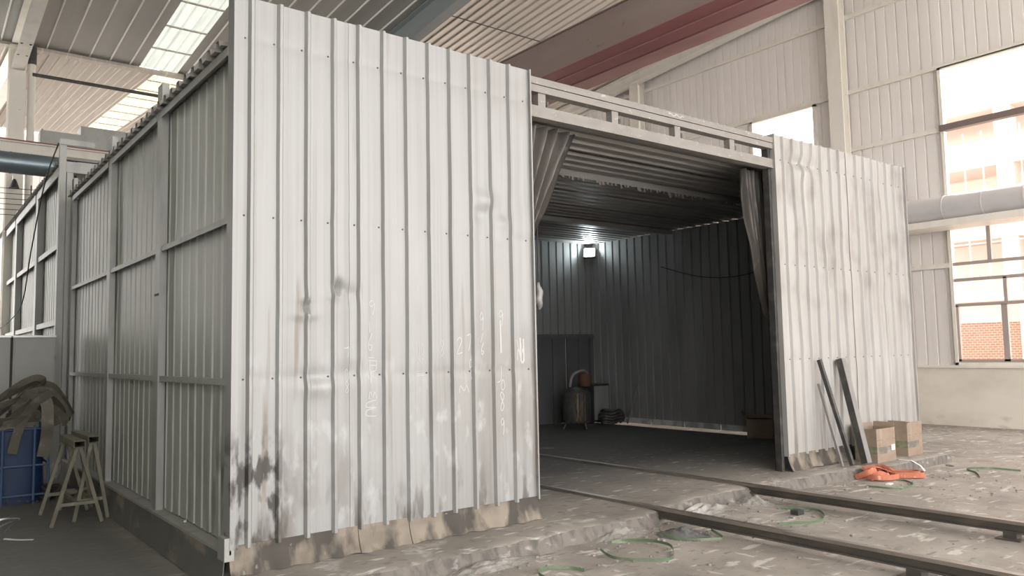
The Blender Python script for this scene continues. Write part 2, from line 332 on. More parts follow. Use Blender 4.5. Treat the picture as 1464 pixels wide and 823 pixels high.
w1 = window('window_1', -3.6, 1.37, 1.03, 6.85, 'tall bright window beside the duct, red brickwork seen in its low panes', bars, [(a, b, c, d) for c, d, ys_ in ((1.14, 2.14, (1.26, .52, -.5, -1.5, -2.5, -3.54)), (2.2, 2.62, (1.31, .46, -.54, -1.54, -2.54, -3.54)), (2.68, 2.93, (1.31, -3.54)), (2.99, 4.3, (1.31, .69, -.68, -2.03, -3.54)), (4.32, 5.57, (1.31, -1, -3.54)), (5.69, 6.8, (1.31, -1, -3.54))) for b, a in zip(ys_[:-1], ys_[1:])])
boxo('window_girt', (XW-.08, XW+.06, -3.6, 1.37, 5.57, 5.69), 'darkbar', w1)
w2 = window('window_2', 4.0, 5.7, 4.4, 6.83, 'smaller bright window seen above the booth roof', [], [(4.06, 5.64, 4.45, 6.78)])

# roof decks: every sheet an object
ceil = thing('ceiling', (4, 15, 8.6), 'profiled metal roof decking with rows of skylight panels', 'roof', kind='structure')
def zroof(y):
    if y >= 15: return 8.6 + .09*(y-15) if y <= 27 else 8.6 + .09*12 - .09*(y-27)
    return 8.6 + .08*(15-y) if y >= 1.5 else 8.6 + .08*13.5 - .08*(1.5-y)
SW = .88
meshes = {}
def deck(x0, ya, yb, key, mt, nr, ribm):
    if key not in meshes:
        s = (zroof(yb)-zroof(ya))/(yb-ya); z0 = zroof(ya)
        ribs = [SW*(k+.5)/nr for k in range(nr)]
        mbb = sheet(lambda u, v, h: (u, v, (v-ya)*s - h), 0, SW, ya, yb, ribs, .03, .036, .02, ribmat=1)
        meshes[key] = mbb.build('roof_sheet', [mt, ribm]); o = meshes[key]; first = True
    else:
        o = meshes[key].copy(); COL.objects.link(o); first = False; o.parent = None
    o.location = (x0, 0, zroof(ya)); adopt(o, ceil)
def skyrow(x0, ya, yb, n, mt):
    for i in range(n):
        a = ya+(yb-ya)*i/n; b = ya+(yb-ya)*(i+1)/n
        za, zb = zroof(a+1e-4), zroof(b-1e-4); mb = MB(); g = .03
        sl = (zb-za)/(b-a)
        ribs = [x0+SW*(k+.5)/4 for k in range(4)]
        sheet(lambda u, v, h: (u, v, za+(v-a)*sl-h), x0, x0+SW, a+g, b-g, ribs, .012, .05, .03).build('skylight_panel', mt, ceil)
        MB().box(x0, x0+SW, a-g, a+g, za-.02, za+.01).build('skylight_batten', 'seamdark', ceil)
for i in range(-10, 14):
    x0 = 2.64 + SW*i
    for ya, yb, tagk in ((1.5, 15, 'n'), (-12.5, 1.5, 's')):
        if i == 0 or (tagk == 's' and i % 3 == 0): skyrow(x0, ya, yb, 11, 'skylight')  # extra strips on the unseen slope are added to brighten the hall
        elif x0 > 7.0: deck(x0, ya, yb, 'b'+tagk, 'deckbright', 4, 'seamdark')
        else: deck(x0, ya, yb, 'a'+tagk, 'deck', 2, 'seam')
for i in range(-8, 13):
    x0 = 3.1 + SW*i
    if i == 0: skyrow(x0, 15, 27, 10, 'skylightwarm')
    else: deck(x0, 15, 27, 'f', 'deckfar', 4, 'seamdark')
# far bay end wall, unseen left wall placed to block light
wb = thing('wall_back', (5, 27.2, GZ), 'pale cladding wall closing the far bay', 'wall', kind='structure')
for i in range(12): sheet(lambda u, v, h: (u, 27.2-h, v), -5+i*1.7, -5+(i+1)*1.7, GZ, 9.8, [-5+i*1.7+.2+.42*k for k in range(4)], .02, .05, .03).build('cladding_sheet', 'hallwall', wb)
wl = thing('wall_left', (-4, 4, GZ), 'cladding wall on the left end of the hall', 'wall', kind='structure')
for i in range(14): sheet(lambda u, v, h: (-4+h, u, v), -8+i*1.7, -8+(i+1)*1.7, GZ, zroof(-8+i*1.7)-.1, [-8+i*1.7+.2+.42*k for k in range(4)], .02, .05, .03).build('cladding_sheet', 'side', wl)

# frames: columns and rafters
def ibeam_path(a, b, w, da, db, mt, name, parent):
    """I-section along a-b, hanging below the line; depth da..db"""
    a = Vector(a); b = Vector(b); mb = MB(); sx = Vector((w/2, 0, 0)) if abs((b-a).y) > abs((b-a).x) else Vector((0, w/2, 0))
    def quadbar(p0, p1, q0, q1, s):
        vs = [p0-s, p0+s, p1+s, p1-s, q0-s, q0+s, q1+s, q1-s]
        mb.add(vs, [(0,1,2,3),(7,6,5,4),(0,4,5,1),(1,5,6,2),(2,6,7,3),(3,7,4,0)])
    U = Vector((0,0,1)); t = .02
    quadbar(a, a-U*t, b, b-U*t, sx); quadbar(a-U*da, a-U*(da-t), b-U*db, b-U*(db-t), sx); quadbar(a-U*t, a-U*(da-t), b-U*t, b-U*(db-t), sx*.06)
    return mb.build(name, mt, parent)
for x, lab, mt in ((.1, 'cream roof frame standing at the left edge beyond the second booth', 'white'), (7.1, 'blue-grey roof rafter with bolted flange above the front cladding', 'rafter'), (13.95, 'cream roof rafter against the windowed end wall', 'white')):
    fr = thing('roof_frame', (x, 15, GZ), lab, 'roof frame', kind='structure')
    ibeam_path((x, 14.8, zroof(14.8)-.06), (x, 1.5, zroof(1.5)-.06), .26, .62 if x < 13 else .3, .45 if x < 13 else .3, mt, 'rafter', fr)
    ibeam_path((x, 15.2, zroof(15.2)-.06), (x, 27, zroof(27)-.06), .26, .62, .45, 'white', 'rafter', fr)
    MB().box(x-.16, x+.16, 14.82, 14.85, GZ, 8.5).box(x-.16, x+.16, 15.15, 15.18, GZ, 8.5).box(x-.015, x+.015, 14.85, 15.15, GZ, 8.5).build('column', 'white', fr)
    if x < 10:
        for yy in [9.6, 10.2, 10.8] if x > 1 else [13.4, 14.0]:
            for dx in (-.08, .08): boxo('bolt', (x+dx-.02, x+dx+.02, yy-.02, yy+.02, zroof(yy)-.06-.585-.03, zroof(yy)-.06-.5), 'darkmetal', fr)
    if x < 1:
        MB().tube([(x+.27, 14.8, GZ), (x+.27, 14.8, 8.1)], .075, 12).tube([(x+.27, 14.8, 8.1), (x+.27, 14.8, 8.5)], .085, 12, 1).build('downpipe', ['white', 'darkmetal'], fr)
gut = boxo('valley_gutter', (-6, 14.1, 14.9, 15.12, 8.5, 8.565), 'deckfar'); tag(gut, 'long valley gutter between the two roof slopes', 'gutter', kind='structure')
st = MB().tube([(.37, 14.74, 7.86), (14, 14.74, 7.86)], .04, 10).build('strut_pipe', 'darkmetal'); tag(st, 'dark horizontal strut pipe below the valley gutter', 'pipe', kind='structure')
rod = MB().tube([(7.2, 8.95, zroof(8.95)-.06), (14.0, 8.95, zroof(8.95)-.06)], .012, 6).build('tie_rod', 'darkmetal'); tag(rod, 'thin dark tie rod crossing below the cream roof deck', 'rod', kind='structure')

# crane and runway
rb = thing('crane_runway', (4, 14.5, 6.0), 'cream crane runway beam with a red rail along the columns', 'runway beam', kind='structure')
MB().box(-6, 14, 14.4, 14.6, 6.2, 6.225).box(-6, 14, 14.4, 14.6, 5.9, 5.925).box(-6, 14, 14.49, 14.51, 5.925, 6.2).build('beam', 'white', rb)
boxo('rail', (-6, 14, 14.45, 14.55, 6.225, 6.27), 'red', rb)
for x in (.1, 7.1, 13.95): boxo('bracket', (x-.12, x+.12, 14.45, 14.82, 5.72, 5.9), 'white', rb)
cr = thing('bridge_crane', (8.3, 14.5, 6.27), 'red overhead bridge crane girder spanning below the roof', 'crane')
g = MB().box(7.7, 7.72, -11, 14.3, 6.62, 7.3); g.build('web', 'dustred', cr)
boxo('web', (8.3, 8.32, -11, 14.3, 6.62, 7.3), 'red', cr)
boxo('bottom_flange', (7.66, 8.36, -11, 14.3, 6.6, 6.62), 'red', cr)
boxo('top_flange', (7.66, 8.36, -11, 14.3, 7.3, 7.32), 'dustred', cr)
MB().box(7.98, 8.0, -11, 14.3, 6.585, 6.6).build('flange_seam', 'pinkred', cr)
MB().box(8.42, 8.95, -11, 14.3, 6.66, 6.7).box(8.9, 8.95, -11, 14.3, 6.7, 6.95).box(8.42, 8.46, -11, 14.3, 6.6, 6.7).build('walkway', 'pinkred', cr)
boxo('end_carriage', (7.2, 9.4, 14.3, 14.7, 6.36, 6.75), 'red', cr)
for x in (7.5, 9.1): MB().tube([(x, 14.42, 6.37), (x, 14.58, 6.37)], .1, 16).build('wheel', 'darkmetal', cr)
hb = thing('metal_housing', (1.4, 14.9, 6.3), 'long galvanised metal housing on the runway behind the booth', 'housing')
MB().box(.55, 2.7, 14.62, 15.1, 6.28, 6.6).build('case', 'frame', hb)
boxo('lid', (1.35, 2.3, 14.65, 15.05, 6.6, 6.82), 'frame', hb)
for x in (.56, 2.66): boxo('flange', (x, x+.04, 14.6, 14.63, 6.28, 6.62), 'frame', hb)

# ducts
def duct(name, a, b, r, mt, label, n=14):
    t = thing(name, a, label, 'duct'); a = Vector(a); b = Vector(b)
    MB().tube([a, b], r, 28).build('pipe', mt, t, smooth=40)
    for k in range(n):
        p = a.lerp(b, (k+.5)/n); d = (b-a).normalized()*.012
        MB().tube([p-d, p+d], r*1.035, 28).build('seam_ring', mt, t, smooth=40)
    return t
d1 = duct('ventilation_duct', (13.72, -6, 3.98), (13.72, 9, 3.98), .24, 'galv', 'shiny galvanised duct running along the window wall', 22)
boxo('support_ledge', (13.45, 14.2, -6, 9, 3.62, 3.74), 'white', d1)
d2 = duct('ventilation_duct', (-5, 10, 4.78), (2.5, 10, 4.78), .18, 'dgalv', 'blue-grey galvanised duct above the second booth at far left', 9)
for x in (.6, 2.0): boxo('saddle', (x-.05, x+.05, 9.85, 10.15, 4.36, 4.61), 'frame', d2)

# buildings outside
b1 = thing('brick_outbuilding', (21, 0, GZ), 'low red brick building with pale upper courses outside the window', 'building')
boxo('brick_wall', (20, 23, -9, 4.6, GZ-.1, 1.95), 'brick', b1)
boxo('parapet', (19.98, 23, -9, 4.6, 1.95, 2.5), 'extcon', b1)
boxo('roof', (19.9, 23.2, -9.1, 4.7, 2.5, 2.58), 'extwhite', b1)
boxo('plaster_wall', (19.95, 20, -2, 2.25, GZ, 2.4), 'extwhite', b1)
b2 = thing('concrete_building', (33, 4, GZ), 'pale concrete frame building under scaffolding far outside the window', 'building')
for z in (2.6, 5.4, 8.2, 10.4): boxo('floor_beam', (31, 36, -14, 16, z, z+.7), 'extcon', b2)
for y in (-12, -6, -1, 2.5, 6, 10, 15): boxo('column', (31.05, 31.6, y, y+.6, GZ-.2, 11.1), 'extcon', b2)
boxo('infill_wall', (33, 33.3, -14, 16, GZ, 8), 'extwhite', b2)
for k in range(40): MB().tube([(30.5, -12+k*.65, GZ), (30.5, -12+k*.65, 9.5)], .03, 5).build('scaffold_pole', 'extcon', b2)
for z in (3.6, 5.2, 6.8, 8.4): MB().tube([(30.45, -12.2, z), (30.45, 14, z)], .03, 5).build('scaffold_ledger', 'extcon', b2)

# ================================================================ THE BOOTH
bo = thing('sheet_metal_booth', (4.8, 3.3, 0), 'big galvanised sheet-metal booth with a wide open front and dark interior', 'booth')
DENTS = [(.53, 1.80, -.05, .022, .03), (.52, 1.75, .02, .07, .03), (.5, 1.86, .015, .06, .05), (.775, 1.95, -.055, .024, .035), (.77, 1.89, .025, .05, .025), (.86, 1.9, -.022, .07, .04), (.82, 2.05, .014, .05, .12), (.6, 1.3, -.012, .1, .04), (.62, 1.22, .014, .09, .04), (.9, 1.33, -.01, .1, .04),
         (2.15, 2.75, .022, .08, .05), (2.1, 2.62, -.018, .06, .05), (2.32, 2.56, .02, .05, .04), (2.55, 2.9, -.014, .06, .12), (2.36, 2.7, -.012, .06, .12), (2.52, 2.55, .012, .08, .08), (2.13, 2.45, -.01, .05, .1), (2.3, 2.42, .012, .06, .04),
         (.7, 2.3, -.008, .05, .2), (.62, 1.2, .006, .08, .06), (2.5, 1.1, .01, .06, .12), (2.58, 1.5, -.008, .05, .1)]
DENTR = [(6.95, 3.72, -.05, .13, .05), (7.1, 3.62, .03, .08, .08), (7.0, 3.35, -.015, .07, .2), (7.25, 3.7, -.035, .1, .06), (6.8, 2.9, .012, .08, .2), (7.4, 2.75, -.016, .1, .12),
         (7.55, 2.6, .014, .08, .1), (7.8, 2.7, -.014, .08, .12), (7.35, 2.35, .014, .1, .05), (8.3, 2.5, -.012, .08, .1), (8.9, 3.6, -.014, .08, .1), (6.9, 2.1, -.012, .1, .1), (8.9, 2.1, -.012, .12, .1), (7.5, 1.9, .01, .12, .2)]
def fdef(dents, k):
    def f(x, z):
        h = k*(.006*nz(x*2.6, z*1.3, 2) + .0035*nz(x*7, z*3, 5))
        for a, b, am, rx, rz in dents: h += am*gauss((x-a)/rx, (z-b)/rz)
        for zz in (2.43, 1.295, 3.7): h -= .0035*math.exp(-((z-zz)/.035)**2)
        return h
    return f
fdl = fdef(DENTS, 1.0); fdr = fdef(DENTR, 1.5)
RL = [.12+.2093*i for i in range(13)]; RR = [6.62+.2083*i for i in range(15)]
RH, RB, RT = .028, .052, .02
def front_sheet(a, b, ribs, d, mt, off=0):
    sh = sheet(lambda u, v, h: (u, -h-off, v), a, b, .17, 4.0, ribs, RH, RB, RT, nv=170, npan=8, deform=d).build('front_cladding_sheet', mt, bo, smooth=32)
    sc = MB()
    for r in ribs:
        if r-.05 < a or r > b: continue
        for z in (3.7, 2.43, 1.295):
            x = r-.045; y = -d(x, z)-off
            sc.tube([(x, y+.004, z), (x, y-.003, z)], .0075, 8); sc.tube([(x, y-.002, z), (x, y-.007, z)], .0045, 6)
    if sc.v:
        s = sc.build('fixing_screws', 'darkmetal', sh); s['kind'] = 'stuff'
    return sh
lefts = [front_sheet(a, b, RL, fdl, 'front', o) for a, b, o in ((0, .90, .0), (.87, 1.74, .004), (1.71, 2.655, .0))]
rights = [front_sheet(a, b, RR, fdr, 'front_r', o) for a, b, o in ((6.43, 7.30, 0), (7.27, 8.09, .004), (8.06, 8.89, .012), (8.86, 9.64, 0))]
# corner flashing and edge folds
MB().box(-.012, 0, -.02, .1, .14, 4.0).box(-.012, .045, -.024, -.016, .17, 4.0).build('corner_flashing', 'front', bo)
MB().box(2.648, 2.662, -.03, .12, .17, 4.0).build('edge_flashing', 'front', bo)
MB().box(6.42, 6.436, -.03, .12, .17, 4.0).build('edge_flashing', 'front_r', bo)
MB().box(9.636, 9.65, -.03, .1, .17, 4.0).build('edge_flashing', 'front_r', bo)
# rubber skirts along the foot of the front, hung in lengths
def skirt(a, b, lift=0):
    n = int((b-a)/.02); mb = MB(); vs = []
    for side in (0, 1):
        for j in range(6):
            t = j/5; z = .19*(1-t) + .002 + (.01*nz(a*3, 0, 1) if j == 5 else 0)
            for i in range(n+1):
                x = a+(b-a)*i/n
                y = -.006 - .05*t*t - .022*t*math.sin((x-.12)/.2093*2*math.pi+1) - .012*t*nz(x*7, 2)
                zz = z + (.012*max(0, nz(x*6, 4)) if j == 5 else 0)
                vs.append((x, y+side*.006, zz))
    m = n+1; K = 6*m; fs = []
    for j in range(5):
        for i in range(n):
            q = j*m+i; fs.append((q, q+m, q+m+1, q+1)); fs.append((q+K, q+K+1, q+K+m+1, q+K+m))
    for i in range(n): q = 5*m+i; fs += [(q, q+K, q+K+1, q+1), (i, i+1, i+1+K, i+K)]
    for j in range(5):
        for i in (0, n): q = j*m+i; fs.append((q, q+K, q+K+m, q+m) if i == 0 else (q, q+m, q+m+K, q+K))
    mb.add(vs, fs); return mb.build('rubber_skirt', 'skirt', bo, smooth=50)
for a, b in ((-.01, .93), (.935, 1.36), (1.365, 2.66), (6.43, 6.84), (6.85, 7.75), (7.76, 8.7), (8.71, 9.64)): skirt(a, b)
# corner and jamb posts behind the front sheets
for b in ((.02, .1, .03, .13, 0, 3.95), (2.56, 2.64, .03, .13, 0, 3.95), (9.54, 9.62, .03, .13, 0, 3.95), (7.9, 7.98, .03, .11, 0, 3.95), (1.25, 1.33, .03, .11, 0, 3.95)): boxo('post', b, 'frame', bo)
MB().box(6.365, 6.415, .03, .038, 0, 3.95).box(6.365, 6.373, .038, .12, 0, 3.95).box(6.365, 6.415, .112, .12, 0, 3.95).build('jamb_post', 'darkmetal', bo)  # dark steel puts the jamb's shade into its colour
# lintel: paired top channels, lower channel, stub posts with cleats
MB().box(2.665, 6.42, -.015, .09, 3.886, 3.95).build('lintel_beam', 'lintel', bo)
MB().box(2.665, 6.42, -.008, .09, 3.815, 3.88).build('lintel_beam', 'lintel', bo)
MB().box(2.665, 6.42, .0, .012, 3.59, 3.69).box(2.665, 6.42, .012, .1, 3.678, 3.69).box(2.665, 6.42, -.012, .1, 3.578, 3.59).build('lower_channel', 'lintel', bo)
for x in (2.82, 3.77, 4.71, 5.65):
    boxo('stub_post', (x-.045, x+.045, .01, .09, 3.69, 3.815), 'lintel', bo)
    boxo('cleat', (x+.075, x+.1, .03, .08, 3.69, 3.76), 'darkmetal', bo)
# roof sheets, ribs running across the booth; their ends show as scallops above the side rail
for i in range(8):
    a = .13+i*.82; sheet(lambda u, v, h: (v, u, 3.665+h), a, a+.85 if i < 7 else 6.62, -.05, 9.7, [a+.1+.205*k for k in range(4)], .055, .11, .06).build('roof_sheet', 'sootroof', bo)
MB().box(.1, 9.6, 1.68, 1.78, 3.585, 3.595).box(.1, 9.6, 1.68, 1.69, 3.595, 3.66).box(.1, 9.6, 1.77, 1.78, 3.595, 3.66).build('roof_beam', 'sootroof', bo)
MB().box(.1, 9.6, 4.3, 4.4, 3.58, 3.66).build('roof_beam', 'sootroof', bo)
frg = MB()
for k in range(60):
    x = 4.2+k*.075+R.uniform(-.03, .03); l = R.uniform(.01, .06)*(2 if R.random() < .12 else 1)
    frg.bar((x, 1.685, 3.6), (x+R.uniform(-.01, .01), 1.675, 3.585-l), .02+R.random()*.03, .004, (0, 1, 0))
f = frg.build('hanging_dust_fringe', 'lintel', bo); f['kind'] = 'stuff'
# interior walls
for i in range(8):
    a = .13+i*.81
    sheet(lambda u, v, h: (9.62+h, u, v), a, a+.83 if i < 7 else 6.6, .1, 3.66, [a+.1+.205*k for k in range(4)], .028, .05, .03, nv=24, deform=lambda u, v: .008*nz(u*1.6, v*.9, 4)).build('inner_side_sheet', 'soot', bo, smooth=32)
    MB().box(9.6, 9.612, a+.01, a+.8, .02, .12).build('sheet_foot', 'soot_edge', bo)
for i in range(12):
    a = .1+i*.79; z0 = 1.76 if 8.0 < a+.4 < 9.55 else 0
    sheet(lambda u, v, h: (u, 6.6+h, v), a, a+.8 if i < 11 else 9.625, z0 if a > 7.9 else 0, 3.66, [a+.1+.2*k for k in range(4)], .028, .05, .03, nv=8, deform=lambda u, v: .006*nz(u*1.6, v*.9, 8)).build('inner_back_sheet', 'soot', bo, smooth=32)
MB().box(7.9, 9.6, 6.5, 6.59, 1.7, 1.78).box(7.92, 8.0, 6.5, 6.59, 0, 1.7).box(9.5, 9.58, 6.5, 6.59, 0, 1.7).build('door_frame', 'doordark', bo)
for x0, x1 in ((8.02, 8.5), (8.52, 8.86), (8.9, 9.2), (9.22, 9.48)): boxo('door_leaf', (x0, x1, 6.56, 6.6, .02, 1.74), 'doordark', bo)
# left side: sheets, rails, posts, ledge, side skirt
for i in range(8):
    a = .1+i*.82
    sheet(lambda u, v, h: (.06+h, u, v), a, min(6.66, a+.84), .17, 3.62, [a+.1+.205*k for k in range(4)], .03, .05, .028, nv=30, npan=2, deform=lambda u, v: .007*nz(u*2, v*1.1, 6)).build('side_cladding_sheet', 'side', bo, smooth=32)
for y in (1.97, 4.06):
    MB().box(-.01, 0, y-.075, y+.075, .16, 3.9).box(0, .05, y-.075, y-.067, .16, 3.9).box(0, .05, y+.067, y+.075, .16, 3.9).build('side_post', 'frame', bo)
MB().box(.0, .05, 6.45, 6.6, .16, 3.9).build('side_post', 'frame', bo)
for ya, yb in ((.1, 1.89), (2.05, 3.98), (4.14, 6.44)):
    for z in (2.42, 1.29): MB().box(.0, .055, ya, yb, z, z+.01).box(.0, .01, ya, yb, z-.035, z).build('girt', 'frame', bo)
    MB().box(-.015, .055, ya, yb, 3.635, 3.65).box(-.015, -.005, ya, yb, 3.585, 3.635).build('top_rail', 'frame', bo)
boxo('weld_plate', (-.014, -.01, 1.9, 2.04, 2.0, 2.02), 'rust', bo)
MB().box(-.04, .07, .02, 6.66, .13, .16).build('foot_ledge', 'frame', bo)
MB().box(-.045, .02, -.02, .12, .1, .25).build('corner_bracket', 'frame', bo)
def side_skirt(a, b, k):
    n = int((b-a)/.03); vs = []; m = n+1
    for side in (0, 1):
        for j in range(6):
            t = j/5
            for i in range(m):
                y = a+(b-a)*i/n; bot = GZ + .005 + .05*max(0, nz(y*2.2, k))
                z = .14+(bot-.14)*t; x = -.042 - .03*t*t - .012*t*nz(y*4, k, 3)
                vs.append((x+side*.006, y, z))
    K = 6*m; fs = []
    for j in range(5):
        for i in range(n): q = j*m+i; fs.append((q, q+1, q+m+1, q+m)); fs.append((q+K, q+K+m, q+K+m+1, q+K+1))
    for i in range(n): q = 5*m+i; fs += [(q, q+1, q+K+1, q+K), (i, i+K, i+1+K, i+1)]
    for j in range(5):
        for i in (0, n): q = j*m+i; fs.append((q, q+m, q+m+K, q+K))
    mb = MB(); mb.add(vs, fs); return mb.build('rubber_skirt', 'skirt_side', bo, smooth=50)
for k, (a, b) in enumerate(((0, 1.3), (1.31, 2.6), (2.61, 4.2), (4.21, 6.6))): side_skirt(a, b, k)
# chalk writing on the front sheets
D = {'9': [[(.8,.75),(.5,1),(.2,.75),(.45,.55),(.8,.75),(.75,.4),(.6,0)]], '1': [[(.45,1),(.55,0)]], '6': [[(.75,1),(.35,.5),(.3,.15),(.55,0),(.75,.25),(.35,.35)]],
     '8': [[(.7,.85),(.45,1),(.3,.8),(.7,.3),(.5,0),(.3,.2),(.7,.7),(.7,.85)]], '2': [[(.2,.8),(.5,1),(.75,.75),(.2,0),(.85,.05)]], '7': [[(.15,.95),(.8,1),(.45,0)]],
     '0': [[(.5,1),(.2,.6),(.35,0),(.75,.2),(.75,.75),(.5,1)]], '-': [[(.1,.5),(.9,.55)]], '/': [[(.75,1),(.3,0)]], 'd': [[(.1,.9),(.9,.85)],[(.2,.9),(.25,.1),(.85,.15),(.9,.85)],[(.25,.5),(.85,.5)]],
     'x': [[(.5,1),(.5,0)],[(.2,.7),(.1,.4)],[(.75,.75),(.95,.45)]], 'u': [[(.2,1),(.25,0),(.8,.05),(.85,.95)]], 'w': [[(.1,.9),(.35,.1),(.5,.8),(.7,.1),(.9,.95)]], 'm': [[(.1,.1),(.2,.9),(.5,.3),(.7,.9),(.9,.1)]],
     '=': [[(.1,.3),(.9,.35)],[(.1,.7),(.9,.75)]], 's': [[(.9,.9),(.2,.8),(.1,.6),(.9,.55),(.2,.45),(.1,.2),(.9,.15)]]}
def chalk(sh, off, d, items, wd=.007, mt='chalk'):
    for ch, x, z, w, h in items:
        mb = MB()
        for st_ in D[ch]:
            pts = spline([(x+(p-.5)*w, z+(q-.5)*h, 0) for p, q in st_], 4) if len(st_) > 2 else [Vector((x+(p-.5)*w, z+(q-.5)*h, 0)) for p, q in st_]
            mb.ribbon([(p.x, -d(p.x, p.y)-off-.0012, p.y) for p in pts], wd, [(Vector((pts[min(i+1,len(pts)-1)].y-pts[max(i-1,0)].y, 0, -(pts[min(i+1,len(pts)-1)].x-pts[max(i-1,0)].x)))) for i in range(len(pts))], .001)
        mb.build('chalk_figure', mt, sh)
chalk(lefts[1], .004, fdl, [('9',1.055,1.805,.07,.11),('1',1.035,1.655,.05,.08),('6',1.04,1.545,.06,.13),('-',1.05,1.425,.06,.02),('d',1.06,1.365,.08,.1),('x',1.045,1.275,.05,.08),('m',1.06,1.14,.08,.07),('s',1.045,1.04,.1,.16)])
chalk(lefts[0], 0, fdl, [('-',.845,1.5,.045,.02),('7',.86,1.47,.03,.07),('0',.85,1.3,.06,.09),('8',.85,1.21,.05,.08)], .004)
chalk(lefts[1], .004, fdl, [('1',1.47,1.49,.04,.1),('0',1.5,1.48,.04,.09),('m',1.49,1.39,.1,.05),('=',1.48,1.28,.08,.03),('8',1.685,1.49,.05,.13)], .004)
chalk(lefts[2], 0, fdl, [('2',1.86,1.51,.08,.13),('7',1.955,1.53,.06,.13),('/',1.98,1.43,.04,.07),('0',1.97,1.36,.04,.07),('0',1.985,1.27,.05,.08),('9',2.09,1.71,.05,.15),('/',2.085,1.57,.05,.08),('6',2.09,1.48,.05,.1),
    ('9',2.29,1.74,.07,.13),('u',2.25,1.27,.1,.13),('0',2.3,1.17,.06,.09),('8',2.29,1.03,.08,.16),('9',2.29,.82,.05,.14),('m',1.9,1.15,.12,.07),('w',2.5,1.5,.1,.14),('m',2.5,1.42,.1,.12)])
chalk(lefts[2], 0, fdl, [('1',2.285,1.58,.06,.28),('u',2.515,1.47,.06,.2)], .016)

# ================================================================ SECOND BOOTH, far left
sb = thing('sheet_metal_booth', (.1, 11.5, GZ), 'second, farther sheet-metal booth behind the twin posts at far left', 'booth')
for i in range(11):
    a = 7.15+i*.82
    sheet(lambda u, v, h: (.1+h, u, v), a, a+.84, .3, 4.3, [a+.1+.205*k for k in range(4)], .03, .05, .028, nv=10, deform=lambda u, v: .007*nz(u*2, v*1.1, 16)).build('side_cladding_sheet', 'side', sb, smooth=32)
ys = [7.2, 10.0, 13.0, 15.9]
for y in ys[1:]: boxo('side_post', (-.01, .09, y-.12, y+.12, GZ, 4.45), 'frame', sb)
for ya, yb in zip(ys[:-1], ys[1:]):
    for z in (3.17, 2.04, 1.0): MB().box(.01, .09, ya+.14, yb-.13, z, z+.012).box(.01, .022, ya+.14, yb-.13, z-.07, z).build('girt', 'frame', sb)
    MB().box(-.02, .09, ya+.14, yb-.13, 4.28, 4.3).box(-.02, -.005, ya+.14, yb-.13, 4.16, 4.28).build('top_rail', 'frame', sb)
for i in range(11):
    a = 7.15+i*.82; sheet(lambda u, v, h: (v, u, 4.3+h), a, a+.84, -.06, 9, [a+.1+.205*k for k in range(4)], .055, .11, .06).build('roof_sheet', 'sootroof', sb)
boxo('end_wall', (.14, 9, 7.16, 7.22, 0, 4.28), 'side', sb)
boxo('far_wall', (8.94, 9, 7.2, 16.1, GZ, 4.28), 'side', sb)
tp = thing('twin_post_frame', (-.04, 6.85, GZ), 'pair of tall galvanised posts with a crossbeam between the two booths', 'post frame')
MB().box(-.125, -.045, 6.8, 6.9, GZ, 4.5).build('post', 'frame', tp)
MB().box(-.035, .045, 6.8, 6.9, GZ, 4.04).build('post', 'frame', tp)
MB().box(-.045, 2.2, 6.79, 6.91, 4.04, 4.19).build('crossbeam', 'frame', tp)
MB().box(-.125, .3, 6.78, 6.8, 4.42, 4.5).build('top_plate', 'frame', tp)
cb = MB().tube(spline([(-.08, 7.3, 4.55), (-.08, 8.6, 4.2), (-.08, 10.0, 3.3), (-.08, 11.0, 2.5), (-.08, 13.0, 2.25), (-.08, 15.6, 2.15)], 10), .01, 6).build('hanging_cable', 'cable'); tag(cb, 'dark cable drooping down the side of the second booth', 'cable')
# wires and work lamp near the far column
wl_ = thing('wire_line', (.1, 13.5, 4.3), 'thin wires strung in front of the far column', 'wires')
for k in range(6): MB().tube([(-1.5, 13.5, 4.42+k*.11), (.9-k*.02, 13.5, 4.47+k*.11)], .007, 5).build('wire', 'cable', wl_)
MB().tube([(.28, 13.5, 4.3), (.28, 13.5, 5.1)], .012, 5).build('wire_post', 'cable', wl_)
hl = thing('work_lamp', (.1, 14.75, 5.4), 'small dark work lamp clamped on the far cream column', 'lamp')
MB().box(.05, .14, 14.6, 14.82, 5.42, 5.5).build('arm', 'white', hl)
MB().lathe(.08, 14.6, [(.02, 5.42), (.05, 5.36), (.1, 5.22), (.095, 5.22)], 14).build('shade', 'cable', hl)

# ================================================================ CURTAINS
def curtain(x_of, zt, zb, nf, amp, label, y0=.13):
    nu, nv = 70, 34; vs = []
    for side in (0, 1):
        for j in range(nv+1):
            t = j/nv
            for i in range(nu+1):
                s = i/nu; xl, xr = x_of(t); x = xl+(xr-xl)*s
                w = (xr-xl); a = amp*(.35+.65*(1-t*.3))
                y = y0 + a*math.sin(nf*2*math.pi*s + 1.6*t + 1.2*nz(s*3, t*2, 3)) + .03*nz(s*9, t*3, 7)
                z = zt+(zb-zt)*t + .02*nz(s*5, t*2) + (-.04*s if label.startswith('dark') else 0)*0
                vs.append((x + .012*nz(s*7, t*5, 1), y+side*.006, z))
    m = nu+1; K = m*(nv+1); fs = []
    for j in range(nv):
        for i in range(nu): q = j*m+i; fs.append((q, q+m, q+m+1, q+1)); fs.append((q+K, q+K+1, q+K+m+1, q+K+m))
    for i in range(nu):
        for j in (0, nv): q = j*m+i; fs.append((q, q+1, q+1+K, q+K))
    for j in range(nv):
        for i in (0, nu): q = j*m+i; fs.append((q, q+K, q+K+m, q+m))
    mb = MB(); mb.add(vs, fs); o = mb.build('tarp_curtain', 'tarp', smooth=60); return tag(o, label, 'curtain')
